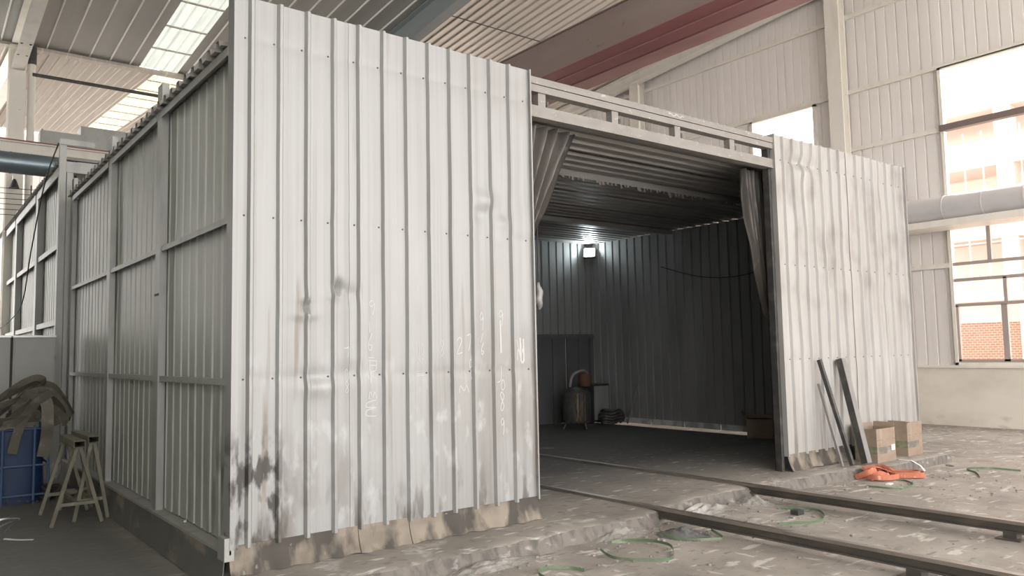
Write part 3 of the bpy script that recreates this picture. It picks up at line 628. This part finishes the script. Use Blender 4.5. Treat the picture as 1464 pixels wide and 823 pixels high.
curtain(lambda t: (2.6-.02*t, 2.74+.66*(1-t)**1.0), 3.57, 2.38, 5.5, .055, 'grey tarpaulin curtain gathered at the left side of the opening', .2)
def rx(t): 
    return (6.21+.06*t+.40*t**1.9, 6.68)
curtain(rx, 3.6, 1.7, 6.5, .045, 'grey tarpaulin curtain gathered against the right jamb', .3)

# ================================================================ INSIDE THE BOOTH
fl = thing('led_floodlight', (9.5, 6.45, 3.4), 'glowing white floodlight high in the far inner corner', 'lamp')
FLX, FLY, FLZ = 9.46, 6.42, 3.47
LN = Vector((-.72, -.58, .38)).normalized(); LP = Vector((FLX, FLY, FLZ))
MB().bar(LP-LN*.06, LP, .26, .22).build('housing', 'darkmetal', fl)
MB().bar(LP, LP+LN*.01, .2, .17).build('lens', 'led', fl)
MB().bar(LP-LN*.06, (9.55, 6.585, 3.44), .04, .04).build('bracket', 'darkmetal', fl)
pt = thing('blasting_pot', (8.25, 5.6, 0), 'upright metal vessel with pale strips standing in the dark booth', 'vessel')
MB().lathe(8.25, 5.6, [(.24, .12), (.26, .16), (.26, .66), (.2, .74), (.06, .78)], 24).build('tank', 'darkmetal', pt, smooth=40)
for a in (-2.35, -2.1, -1.75): boxo('strip', (8.25+.265*math.cos(a)-.012, 8.25+.265*math.cos(a)+.012, 5.6+.265*math.sin(a)-.012, 5.6+.265*math.sin(a)+.012, .16, .64), 'pot', pt)
for a in (.5, 2.6, 4.7): MB().tube([(8.25+.2*math.cos(a), 5.6+.2*math.sin(a), .14), (8.25+.26*math.cos(a), 5.6+.26*math.sin(a), 0)], .02, 6).build('leg', 'darkmetal', pt)
MB().tube(spline([(8.0, 5.5, .78), (8.08, 5.5, 1.0), (8.3, 5.45, 1.07), (8.5, 5.5, .95)], 8), .025, 8).build('pipe', 'greysteel', pt)
MB().lathe(8.42, 5.55, [(.1, .78), (.12, .85), (.12, 1.0), (.05, 1.06)], 14).build('valve', 'rust', pt, smooth=40)
bx = thing('dark_cabinet', (9.3, 6.2, 0), 'dark square cabinet behind the vessel against the inner wall', 'cabinet')
MB().box(9.05, 9.5, 6.0, 6.4, .04, .78).build('body', 'dark', bx); boxo('door', (9.08, 9.47, 5.985, 6.0, .08, .74), 'soot', bx)
for x in (9.08, 9.42): boxo('foot', (x, x+.05, 6.05, 6.35, 0, .04), 'dark', bx)
hc = MB(); pts = []
for k in range(90):
    a = k*.32; r = .22+.03*math.sin(k*.7); pts.append((9.28+r*math.cos(a)*1.1, 5.72+r*math.sin(a)*.8, .03+k*.0028+.02*math.sin(k*1.3)))
tag(hc.tube(pts, .028, 7).build('hose_coil', 'darkmetal', smooth=60), 'coiled dark hose on the floor beside the dark cabinet', 'hose')
tag(MB().tube([(9.5, 5.52, .012), (9.58, 5.15, 1.14)], .014, 8).build('leaning_rod', 'greysteel'), 'thin pale rod leaning on the dark inner wall', 'rod')
icab = MB().tube(spline([(9.58, 4.6, 3.0), (9.58, 3.6, 2.72), (9.58, 2.6, 2.7), (9.58, 1.4, 3.05)], 10), .008, 5).build('wall_cable', 'cable'); tag(icab, 'thin cable sagging along the dark inner wall', 'cable')

# ================================================================ RAILS
for x, y1, lab in ((3.7, -7.0, 'nearer dark steel rail running out of the booth'), (5.3, -7.0, 'farther dark steel rail running out beside the right cladding')):
    t = thing('track_rail', (x, 0, GZ), lab, 'rail', 'track rails')
    MB().box(x-.045, x+.045, y1, 6.3, -.065, -.053).box(x-.012, x+.012, y1, 6.3, -.053, .0).build('web', 'rail', t)
    boxo('rail_head', (x-.03, x+.03, y1, 6.3, .0, .026), 'railhead', t)
    for y in (-2.75, -4.6, -6.5):
        MB().box(x-.05, x+.05, y-.05, y+.05, GZ+.012, -.066).box(x-.1, x+.1, y-.09, y+.09, GZ, GZ+.012).build('support_block', 'rail', t)

# ================================================================ LOOSE THINGS IN FRONT
def carton(name, cx, cy, z0, w, d, h, rz, label, flaps, print_=True, group=None):
    t = thing(name, (cx, cy, z0), label, 'box', group)
    t.rotation_euler = (0, 0, rz)
    def local(mb, nm, mt):
        o = mb.build(nm, mt); o.parent = t; return o
    th = .008
    mb = MB().box(-w/2, w/2, -d/2, -d/2+th, 0, h).box(-w/2, w/2, d/2-th, d/2, 0, h).box(-w/2, -w/2+th, -d/2+th, d/2-th, 0, h).box(w/2-th, w/2, -d/2+th, d/2-th, 0, h).box(-w/2+th, w/2-th, -d/2+th, d/2-th, 0, th)
    local(mb, 'carton_body', 'card')
    for (side, ang, ln) in flaps:
        c, s = math.cos(ang)*ln, math.sin(ang)*ln
        if side == 'f': m2 = MB().bar((0, -d/2+.004, h), (0, -d/2+.004-c, h+s), w*.96, .006, (0, 0, 1))
        if side == 'b': m2 = MB().bar((0, d/2-.004, h), (0, d/2-.004+c, h+s), w*.96, .006)
        if side == 'l': m2 = MB().bar((-w/2+.004, 0, h), (-w/2+.004-c, 0, h+s), d*.92, .006)
        if side == 'r': m2 = MB().bar((w/2-.004, 0, h), (w/2-.004+c, 0, h+s), d*.92, .006)
        local(m2, 'flap', 'card')
    if print_:
        local(MB().box(-w/2-.0015, -w/2, -d/2, d/2, h*.26, h*.48), 'print_band', 'cardgreen')
        local(MB().box(-w/2*.98, w/2*.5, -d/2-.0015, -d/2, h*.25, h*.46), 'print_panel', 'cardgrey')
        local(MB().box(-w/2, w/2, -d/2-.001, -d/2-.0005, h*.66, h*.675), 'print_line', 'cardgrey')
    return t
c1 = carton('cardboard_box', 7.965, -.25, 0, .44, .29, .41, -.02, 'open brown cardboard box with a white label beside the leaning channel', [('b', 1.5, .05), ('r', 1.3, .06)], True, 'boxes by the right cladding')
o = MB().box(.12, .2, -.1475, -.146, .13, .2).build('paper_label', 'paper'); o.parent = c1
c2 = carton('cardboard_box', 8.80, -.225, 0, .44, .25, .40, .04, 'second brown cardboard box with a raised flap, farther right', [('f', 1.5, .03), ('r', -.9, .12), ('l', 1.45, .05)], True, 'boxes by the right cladding')
c3 = carton('cardboard_box', 9.25, 2.32, 0, .36, .4, .3, .55, 'open cardboard box in the dark booth by the right jamb', [('l', .3, .14), ('b', .9, .14), ('r', .4, .1)], False)
def tube_lean(name, a, b, w, h, mt, label, hollow=False, up=(0, 1, 0)):
    t = thing(name, a, label, 'steel bar', 'steel bars leaning on the right cladding')
    a = Vector(a); b = Vector(b); d = (b-a).normalized(); sd = d.cross(Vector(up)).normalized(); u = sd.cross(d)
    mb = MB(); k = .006
    mb.bar(a+u*(h/2-k/2), b+u*(h/2-k/2), w, k, up); mb.bar(a-u*(h/2-k/2), b-u*(h/2-k/2), w, k, up)
    mb.build('flanges', mt, t)
    mb = MB(); mb.bar(a+sd*(w/2-k/2), b+sd*(w/2-k/2), k, h-2*k, up); mb.bar(a-sd*(w/2-k/2), b-sd*(w/2-k/2), k, h-2*k, up)
    mb.build('webs', mt if not hollow else 'darkmetal', t); return t
tube_lean('steel_bar', (7.14, -.27, .012), (7.075, -.055, .99), .03, .03, 'greysteel', 'shortest thin steel bar leaning on the right cladding')
tube_lean('steel_bar', (7.28, -.32, .016), (7.105, -.06, 1.28), .045, .045, 'darkmetal', 'long thin dark steel tube leaning between the short bar and the wide one')
tube_lean('steel_bar', (7.53, -.36, .02), (7.56, -.08, 1.28), .1, .09, 'greysteel', 'wide dark steel channel leaning next to the cardboard box', True)
# orange sling: folded loops of webbing
sl = thing('orange_sling', (7.5, -.6, GZ), 'crumpled orange lifting sling on the floor below the cardboard box', 'sling')
def loop(pts, w, sides, nm='webbing'): return MB().ribbon(spline(pts, 8), w, sides, .008).build(nm, 'orange', sl, smooth=40)
q = GZ
loop([(7.1,-.45,q+.03),(7.12,-.6,q+.1),(7.25,-.62,q+.12),(7.4,-.55,q+.06),(7.55,-.6,q+.09),(7.62,-.68,q+.03)], .06, (0,.5,1))
loop([(7.12,-.62,q+.03),(7.2,-.7,q+.09),(7.36,-.72,q+.05),(7.45,-.62,q+.11),(7.58,-.58,q+.05)], .06, (.2,.7,1))
loop([(7.2,-.5,q+.1),(7.35,-.48,q+.13),(7.55,-.55,q+.1),(7.7,-.7,q+.05)], .06, (0,1,.4))
loop([(7.55,-.62,q+.05),(7.62,-.78,q+.055),(7.7,-.9,q+.055),(7.78,-.82,q+.055),(7.72,-.7,q+.05)], .06, (0,0,1))
loop([(7.15,-.52,q+.14),(7.28,-.6,q+.15),(7.42,-.66,q+.1),(7.5,-.74,q+.05)], .06, (.3,1,.2))
loop([(7.14,-.5,q+.05),(7.13,-.68,q+.05),(7.25,-.78,q+.045),(7.42,-.8,q+.045)], .06, (0,0,1))
loop([(7.2,-.72,q+.04),(7.3,-.6,q+.09),(7.34,-.46,q+.05),(7.46,-.44,q+.08),(7.5,-.58,q+.12),(7.44,-.74,q+.04)], .06, (.5,.3,1))
loop([(7.5,-.72,q+.04),(7.62,-.86,q+.04),(7.74,-.94,q+.04),(7.84,-.86,q+.04)], .06, (0,0,1))
# green plastic straps
def strap(pts, label, closed=False, w=.016, mt='green'):
    p = [(x, y, GZ+z+.011) for x, y, z in pts]
    o = MB().ribbon(spline(p, 8), w, (0, 0, 1), .002).build('plastic_strap', mt, smooth=40); return tag(o, label, 'strap', 'cut plastic straps on the floor')
strap([(1.78,-1.2,0),(1.8,-1.04,.01),(1.92,-.95,.005),(2.06,-1.05,.005),(2.12,-1.16,0)], 'green plastic strap at the bottom edge of the picture', w=.022)
strap([(2.56,-.87,.02),(2.52,-1.05,0),(2.62,-1.24,0),(2.8,-1.36,0),(2.98,-1.24,.01),(3.08,-1.1,.015),(3.08,-.9,.01),(2.98,-.74,0),(2.85,-.7,0)], 'large curled green strap lying before the pale dust pile', w=.022)
strap([(3.4,-.72,.05),(3.3,-.86,.02),(3.36,-1.05,0),(3.55,-1.2,0),(3.64,-1.2,0),(3.68,-1.05,.03)], 'green strap bent round the dark heap beside the nearer rail', w=.02)
strap([(4.42,-1.22,0),(4.68,-1.38,0),(4.9,-1.36,0),(5.12,-1.18,.01),(5.1,-1.0,.01),(5.0,-.84,0)], 'green strap curling round a small block between the rails', w=.02)
strap([(6.74,-.78,0),(6.83,-1.05,0),(7.12,-1.1,0),(7.36,-.92,0),(7.34,-.8,0)], 'grey-green strap in front of the orange sling', w=.018)
strap([(8.2,-1.36,0),(8.5,-1.2,0),(8.68,-1.02,.01),(8.85,-1.2,.02),(8.95,-1.52,.01)], 'dark green strap alone at the far right on the floor', w=.022)
tag(MB().box(4.86, 4.96, -1.12, -1.04, GZ, GZ+.045).box(4.88, 4.94, -1.1, -1.06, GZ+.045, GZ+.05).build('steel_block', 'darkmetal'), 'small dark block lying inside the green strap', 'block')
tag(MB().ribbon([(8.2,-.42,.004),(8.24,-.56,.002),(8.3,-.64,-.06),(8.24,-.72,GZ+.004)], .03, (1,0,0), .004).build('paper_tape', 'paper'), 'white tape hanging over the slab edge by the boxes', 'tape')
def chip(x, y, l, w, a, mt, label, z=GZ):
    o = MB().bar((x, y, z+.006), (x+l*math.cos(a), y+l*math.sin(a), z+.007), w, .011).build('scrap_piece', mt); tag(o, label, 'scrap', 'scraps on the floor')
chip(4.15, -1.0, .12, .02, .3, 'darkmetal', 'dark scrap strip left of the green strap between the rails')
chip(8.88, -.75, .1, .05, .8, 'darkmetal', 'dark scrap lying beyond the end of the slab')
chip(7.0, -.88, .12, .05, .2, 'paper', 'white paper scrap beside the orange sling')
chip(3.2, 1.2, .05, .05, .2, 'paper', 'white crumpled scrap on the slab just inside the booth', 0)
chip(.04, 1.2, .04, .02, 1.2, 'paper', 'white scrap on the ledge at the booth side', .16)
# small rubble as uncountable stuff
rub = MB()
for k in range(420):
    x = R.uniform(.6, 9); y = edge_y(x)-.1-abs(R.gauss(0, .5)) if R.random() < .6 else R.uniform(-4, -.7)
    s = R.uniform(.004, .014); a = R.uniform(0, 3)
    rub.bar((x, y, GZ+s*.4), (x+s*2*math.cos(a), y+s*2*math.sin(a), GZ+s*.5), s*1.6, s)
tag(rub.build('rubble_crumbs', 'dust'), 'scattered crumbs of concrete on the floor in front of the slab', 'rubble', kind='stuff')
def mound(cx, cy, rx_, ry_, h, rot, mt, label, z0=GZ, seed=0):
    n = 36; vs = []; c, s = math.cos(rot), math.sin(rot)
    for j in range(n+1):
        for i in range(n+1):
            u = -1+2*i/n; v = -1+2*j/n; r2 = u*u+v*v
            hh = h*max(0, math.exp(-2.6*r2)-.06)*(1+.5*nz(u*4+seed, v*4)) + (.012*nz(u*11, v*11, seed) if r2 < .9 else 0)
            hh = hh-.004 if r2 < 1.05 else -.03
            vs.append((cx+c*u*rx_-s*v*ry_, cy+s*u*rx_+c*v*ry_, z0+hh))
    fs = [(j*(n+1)+i, j*(n+1)+i+1, (j+1)*(n+1)+i+1, (j+1)*(n+1)+i) for j in range(n) for i in range(n)]
    mb = MB(); mb.add(vs, fs); tag(mb.build('dust_heap', mt, smooth=80), label, 'dust', kind='stuff')
mound(3.12, -.5, .42, .22, .085, .1, 'dust', 'pale grey dust heap on the slab edge at the nearer rail', seed=1)
mound(3.47, -.92, .2, .26, .075, .3, 'darkdust', 'darker dust heap ringed by a green strap at the nearer rail', seed=4)
mound(4.35, -.42, .5, .16, .085, .05, 'dust', 'pale dust bank along the slab edge between the rails', seed=7)
mound(5.08, -.48, .16, .26, .075, .2, 'dust', 'dust bank against the farther rail', seed=9)
mound(1.7, -.62, .5, .13, .05, 0, 'dust', 'low dust bank along the slab edge below the left cladding', seed=12)

# ================================================================ LEFT SIDE THINGS
def trestle(xa, ya, xb, yb, ht, sp, label):
    """xa,ya near end; xb,yb far end"""
    t = thing('steel_trestle', ((xa+xb)/2, (ya+yb)/2, GZ), label, 'trestle', 'steel trestles')
    a = Vector((xa, ya, ht-.035)); b = Vector((xb, yb, ht-.035)); k = .006
    mb = MB(); mb.bar(a+Vector((0,0,.03)), b+Vector((0,0,.03)), .1, k); mb.bar(a-Vector((0,0,.03)), b-Vector((0,0,.03)), .1, k)
    sd = (b-a).normalized().cross(Vector((0,0,1))); mb.bar(a+sd*.047, b+sd*.047, k, .055); mb.bar(a-sd*.047, b-sd*.047, k, .055)
    mb.build('top_tube', 'wood', t)
    d = (b-a).normalized()
    for p in (a+d*.06, b-d*.06):
        for s in (-1, 1):
            foot = p + sd*(s*sp); foot.z = GZ
            MB().bar(p+sd*s*.015-Vector((0,0,.033)), foot+Vector((0,0,.004)), .032, .032, (0, 1, 0)).build('leg', 'wood', t)
        z = GZ+.2; f = (ht-.07-z)/(ht-.07-GZ)
        q1 = p + sd*(sp*f); q2 = p - sd*(sp*f); q1.z = q2.z = z
        MB().bar(q1, q2, .03, .03).build('brace', 'wood', t)
    q1 = a+d*.06; q2 = b-d*.06; q1.z = q2.z = GZ+.2
    MB().bar(q1, q2, .03, .03).build('stretcher', 'wood', t)
trestle(-.385, 3.2, -.38, 4.1, .68, .215, 'steel trestle standing nearer to the blue tub')
trestle(-.235, 3.36, -.25, 4.25, .70, .15, 'steel trestle standing closer to the booth side wall')
# metal shavings heap
def shavings():
    mb = MB()
    for k in range(2600):
        u = R.gauss(0, .33); v = R.gauss(0, .3); x = -.75+u; y = 5.55+v
        if x > -.16 or y > 6.15 or y < 4.85: continue
        h = .13*math.exp(-(u*u+v*v)*2.5); s = R.uniform(.015, .035); a = R.uniform(0, 6.28)
        mb.bar((x, y, GZ+h*R.uniform(.4, 1)), (x+s*math.cos(a), y+s*math.sin(a), GZ+h*R.uniform(.5, 1)+.006), s*.8, s*.6)
    n = 20
    o = mb.build('metal_shavings', 'gravel'); tag(o, 'heap of brown metal shavings on the floor around the blue tub', 'shavings', kind='stuff')
shavings()
BZ = -.05
tb = thing('blue_tub', (-.68, 5.05, BZ), 'blue plastic tub in a blue rod frame under the pile of webbing', 'tub')
ts = MB(); ring = []
for z, k in ((GZ, .86), (.3, .93), (.68, 1.0), (.68, .96), (.05, .88)):
    for i in range(32):
        a = 2*math.pi*i/32; c, s = math.cos(a), math.sin(a); e = .55
        ring.append((-.7+.27*k*math.copysign(abs(c)**e, c), 5.15+.26*k*math.copysign(abs(s)**e, s), z))
ts.add(ring, [(j*32+i, j*32+(i+1)%32, (j+1)*32+(i+1)%32, (j+1)*32+i) for j in range(4) for i in range(32)] + [tuple(range(32))[::-1], tuple(range(128, 160))])
ts.build('tub_body', 'blue', tb, smooth=40)
for x, y in ((-.99, 4.87), (-.56, 4.87), (-.86, 4.87), (-.4, 5.43), (-.99, 5.43), (-.4, 4.9)): MB().tube([(x, y, GZ), (x-(.04 if x > -.45 else 0), y, .74)], .014, 8).build('frame_post', 'bluesteel', tb)
for z in (.7, .3, -.02):
    MB().tube([(-1.0, 4.87, z), (-.42, 4.87, z)], .012, 8).build('frame_rail', 'bluesteel', tb)
    MB().tube([(-.41, 4.88, z), (-.41, 5.43, z)], .012, 8).build('frame_rail', 'bluesteel', tb)
BP = [([(-20,175),(100,95),(200,48),(255,60),(272,95)], 32, 4.95, 'arched over the top of the pile'), ([(-20,185),(120,120),(230,97),(320,118),(370,180),(440,300)], 42, 5.05, 'running from the left over the pile to its right end'),  # strip points and widths in image crop pixels, scaled to metres in the loop below
      ([(130,140),(200,165),(280,215),(340,255),(400,315),(408,365)], 38, 4.82, 'crossing the pile down to the trestle'), ([(255,130),(282,220),(285,330),(288,430),(270,545)], 52, 4.74, 'hanging straight down in front of the tub'),
      ([(300,130),(215,190),(150,290),(105,400),(78,510)], 42, 4.76, 'hanging diagonally over the tub front'), ([(-20,215),(80,185),(150,145),(230,130)], 36, 4.88, 'lying along the left top of the pile'),
      ([(-20,310),(60,305),(130,240),(190,180)], 44, 4.8, 'looping low at the left of the pile'), ([(310,105),(390,220),(445,310),(450,340)], 34, 5.1, 'draped down the right shoulder of the pile'),
      ([(230,165),(320,195),(385,270),(410,340)], 36, 4.92, 'curving down inside the right end of the pile'), ([(-20,275),(50,225),(110,170),(200,120)], 36, 4.94, 'slanting up from the left edge of the pile'),
      ([(-20,240),(90,215),(190,190),(300,200),(360,260),(385,330)], 46, 4.98, 'bedded in the heart of the pile under the crossing strips'), ([(60,235),(170,215),(270,235),(330,290),(360,350)], 42, 4.86, 'folded over the tub rim at the right'),
      ([(-20,345),(70,325),(150,300),(250,300)], 46, 4.84, 'lying along the front rim of the tub'), ([(120,170),(220,140),(310,150),(380,240),(430,330)], 44, 5.0, 'spread broadly over the right half of the pile'),
      ([(190,260),(250,290),(320,300),(350,330)], 40, 4.9, 'sagging across the middle of the pile'), ([(30,300),(120,280),(220,265),(290,240)], 44, 5.02, 'lying flat at the bottom of the pile on the tub')]
for pts, w, y, lab in BP:
    P = []
    for i, (u, v) in enumerate(pts):
        x = -.89+.00155*u + (y-4.9)*.1; z = 1.34-.00171*v + (y-4.9)*.1
        P.append((x, y + .05*math.sin(i*1.7+w) + .12*(i/len(pts)-.5), z))
    n = len(P)
    o = MB().ribbon(spline(P, 8), w*.231*.0072*1.35, (.2, -.45, .85) if not lab.startswith('hanging') else (1, -.2, .1), .01).build('webbing_strip', 'belt', smooth=40)
    tag(o, 'grey-brown webbing strip ' + lab, 'webbing', 'webbing strips piled on the blue tub')
for x0, x1, lab in ((-.66, -.2, 'pale grey steel cabinet beside the twin posts'), (-1.4, -.69, 'pale grey steel cabinet cut by the left picture edge')):
    t = thing('steel_cabinet', ((x0+x1)/2, 6.45, GZ), lab, 'cabinet', 'grey cabinets')
    boxo('body', (x0, x1, 6.22, 6.72, GZ, 1.75), 'cabinet', t); boxo('door', (x0+.02, x1-.02, 6.2, 6.22, GZ+.05, 1.72), 'cabinet', t)
    boxo('top_rim', (x0-.005, x1+.005, 6.19, 6.73, 1.75, 1.775), 'galv', t)
    boxo('door_handle', (x0+.06, x0+.08, 6.18, 6.2, .8, .95), 'darkmetal', t)
for i, (pts, lab) in enumerate([([(-1.1,3.85,.01),(-.92,3.87,.03),(-.84,3.9,.02),(-.78,3.92,.004)], 'silver strap end lying farthest back at the left edge'), ([(-1.1,3.3,.02),(-.95,3.5,.04),(-.84,3.75,.02),(-.8,3.88,.004)], 'silver strap slanting up at the left edge of the floor'),
        ([(-.97,3.25,.01),(-.9,3.45,.03),(-.82,3.7,.02)], 'short silver strap with a curled end at the left edge'), ([(-1.0,2.98,.004),(-.9,2.84,.003),(-.8,2.76,.003)], 'dull curved strap nearest the camera on the left floor')]):
    o = MB().ribbon(spline([(x, y, GZ+z+.008) for x, y, z in pts], 8), .018, (0, .3, 1) if i < 3 else (0, 1, .3), .002).build('metal_strap', 'shiny' if i < 3 else 'galv', smooth=40); tag(o, lab, 'strap', 'metal straps on the left floor')

# chalk scribble on the lintel, hanging bundle inside the opening
sc_ = MB(); p_ = spline([(4.55+.03*k, .0, 3.918+.012*math.sin(k*1.9)) for k in range(9)], 5)
sc_.ribbon([(p.x, -.0165, p.z) for p in p_], .008, (0, 0, 1), .001); sc_.build('chalk_figure', 'chalk', bo)
hb_ = thing('hanging_bundle', (3.22, .6, 2.12), 'small grey bundle hanging on a thin cord just inside the left edge of the opening', 'bundle')
bx_, by_, bz_ = (3.22, .6, 2.12)
MB().tube([(bx_, by_, bz_), (bx_, by_, 3.66)], .006, 5).build('cord', 'cable', hb_)
MB().tube([(bx_+.01*math.sin(k*1.4), by_, bz_-.26+.03*k) for k in range(10)], [.012, .03, .04, .045, .045, .04, .042, .035, .025, .012], 10).build('wrap', 'greysteel', hb_, smooth=50)
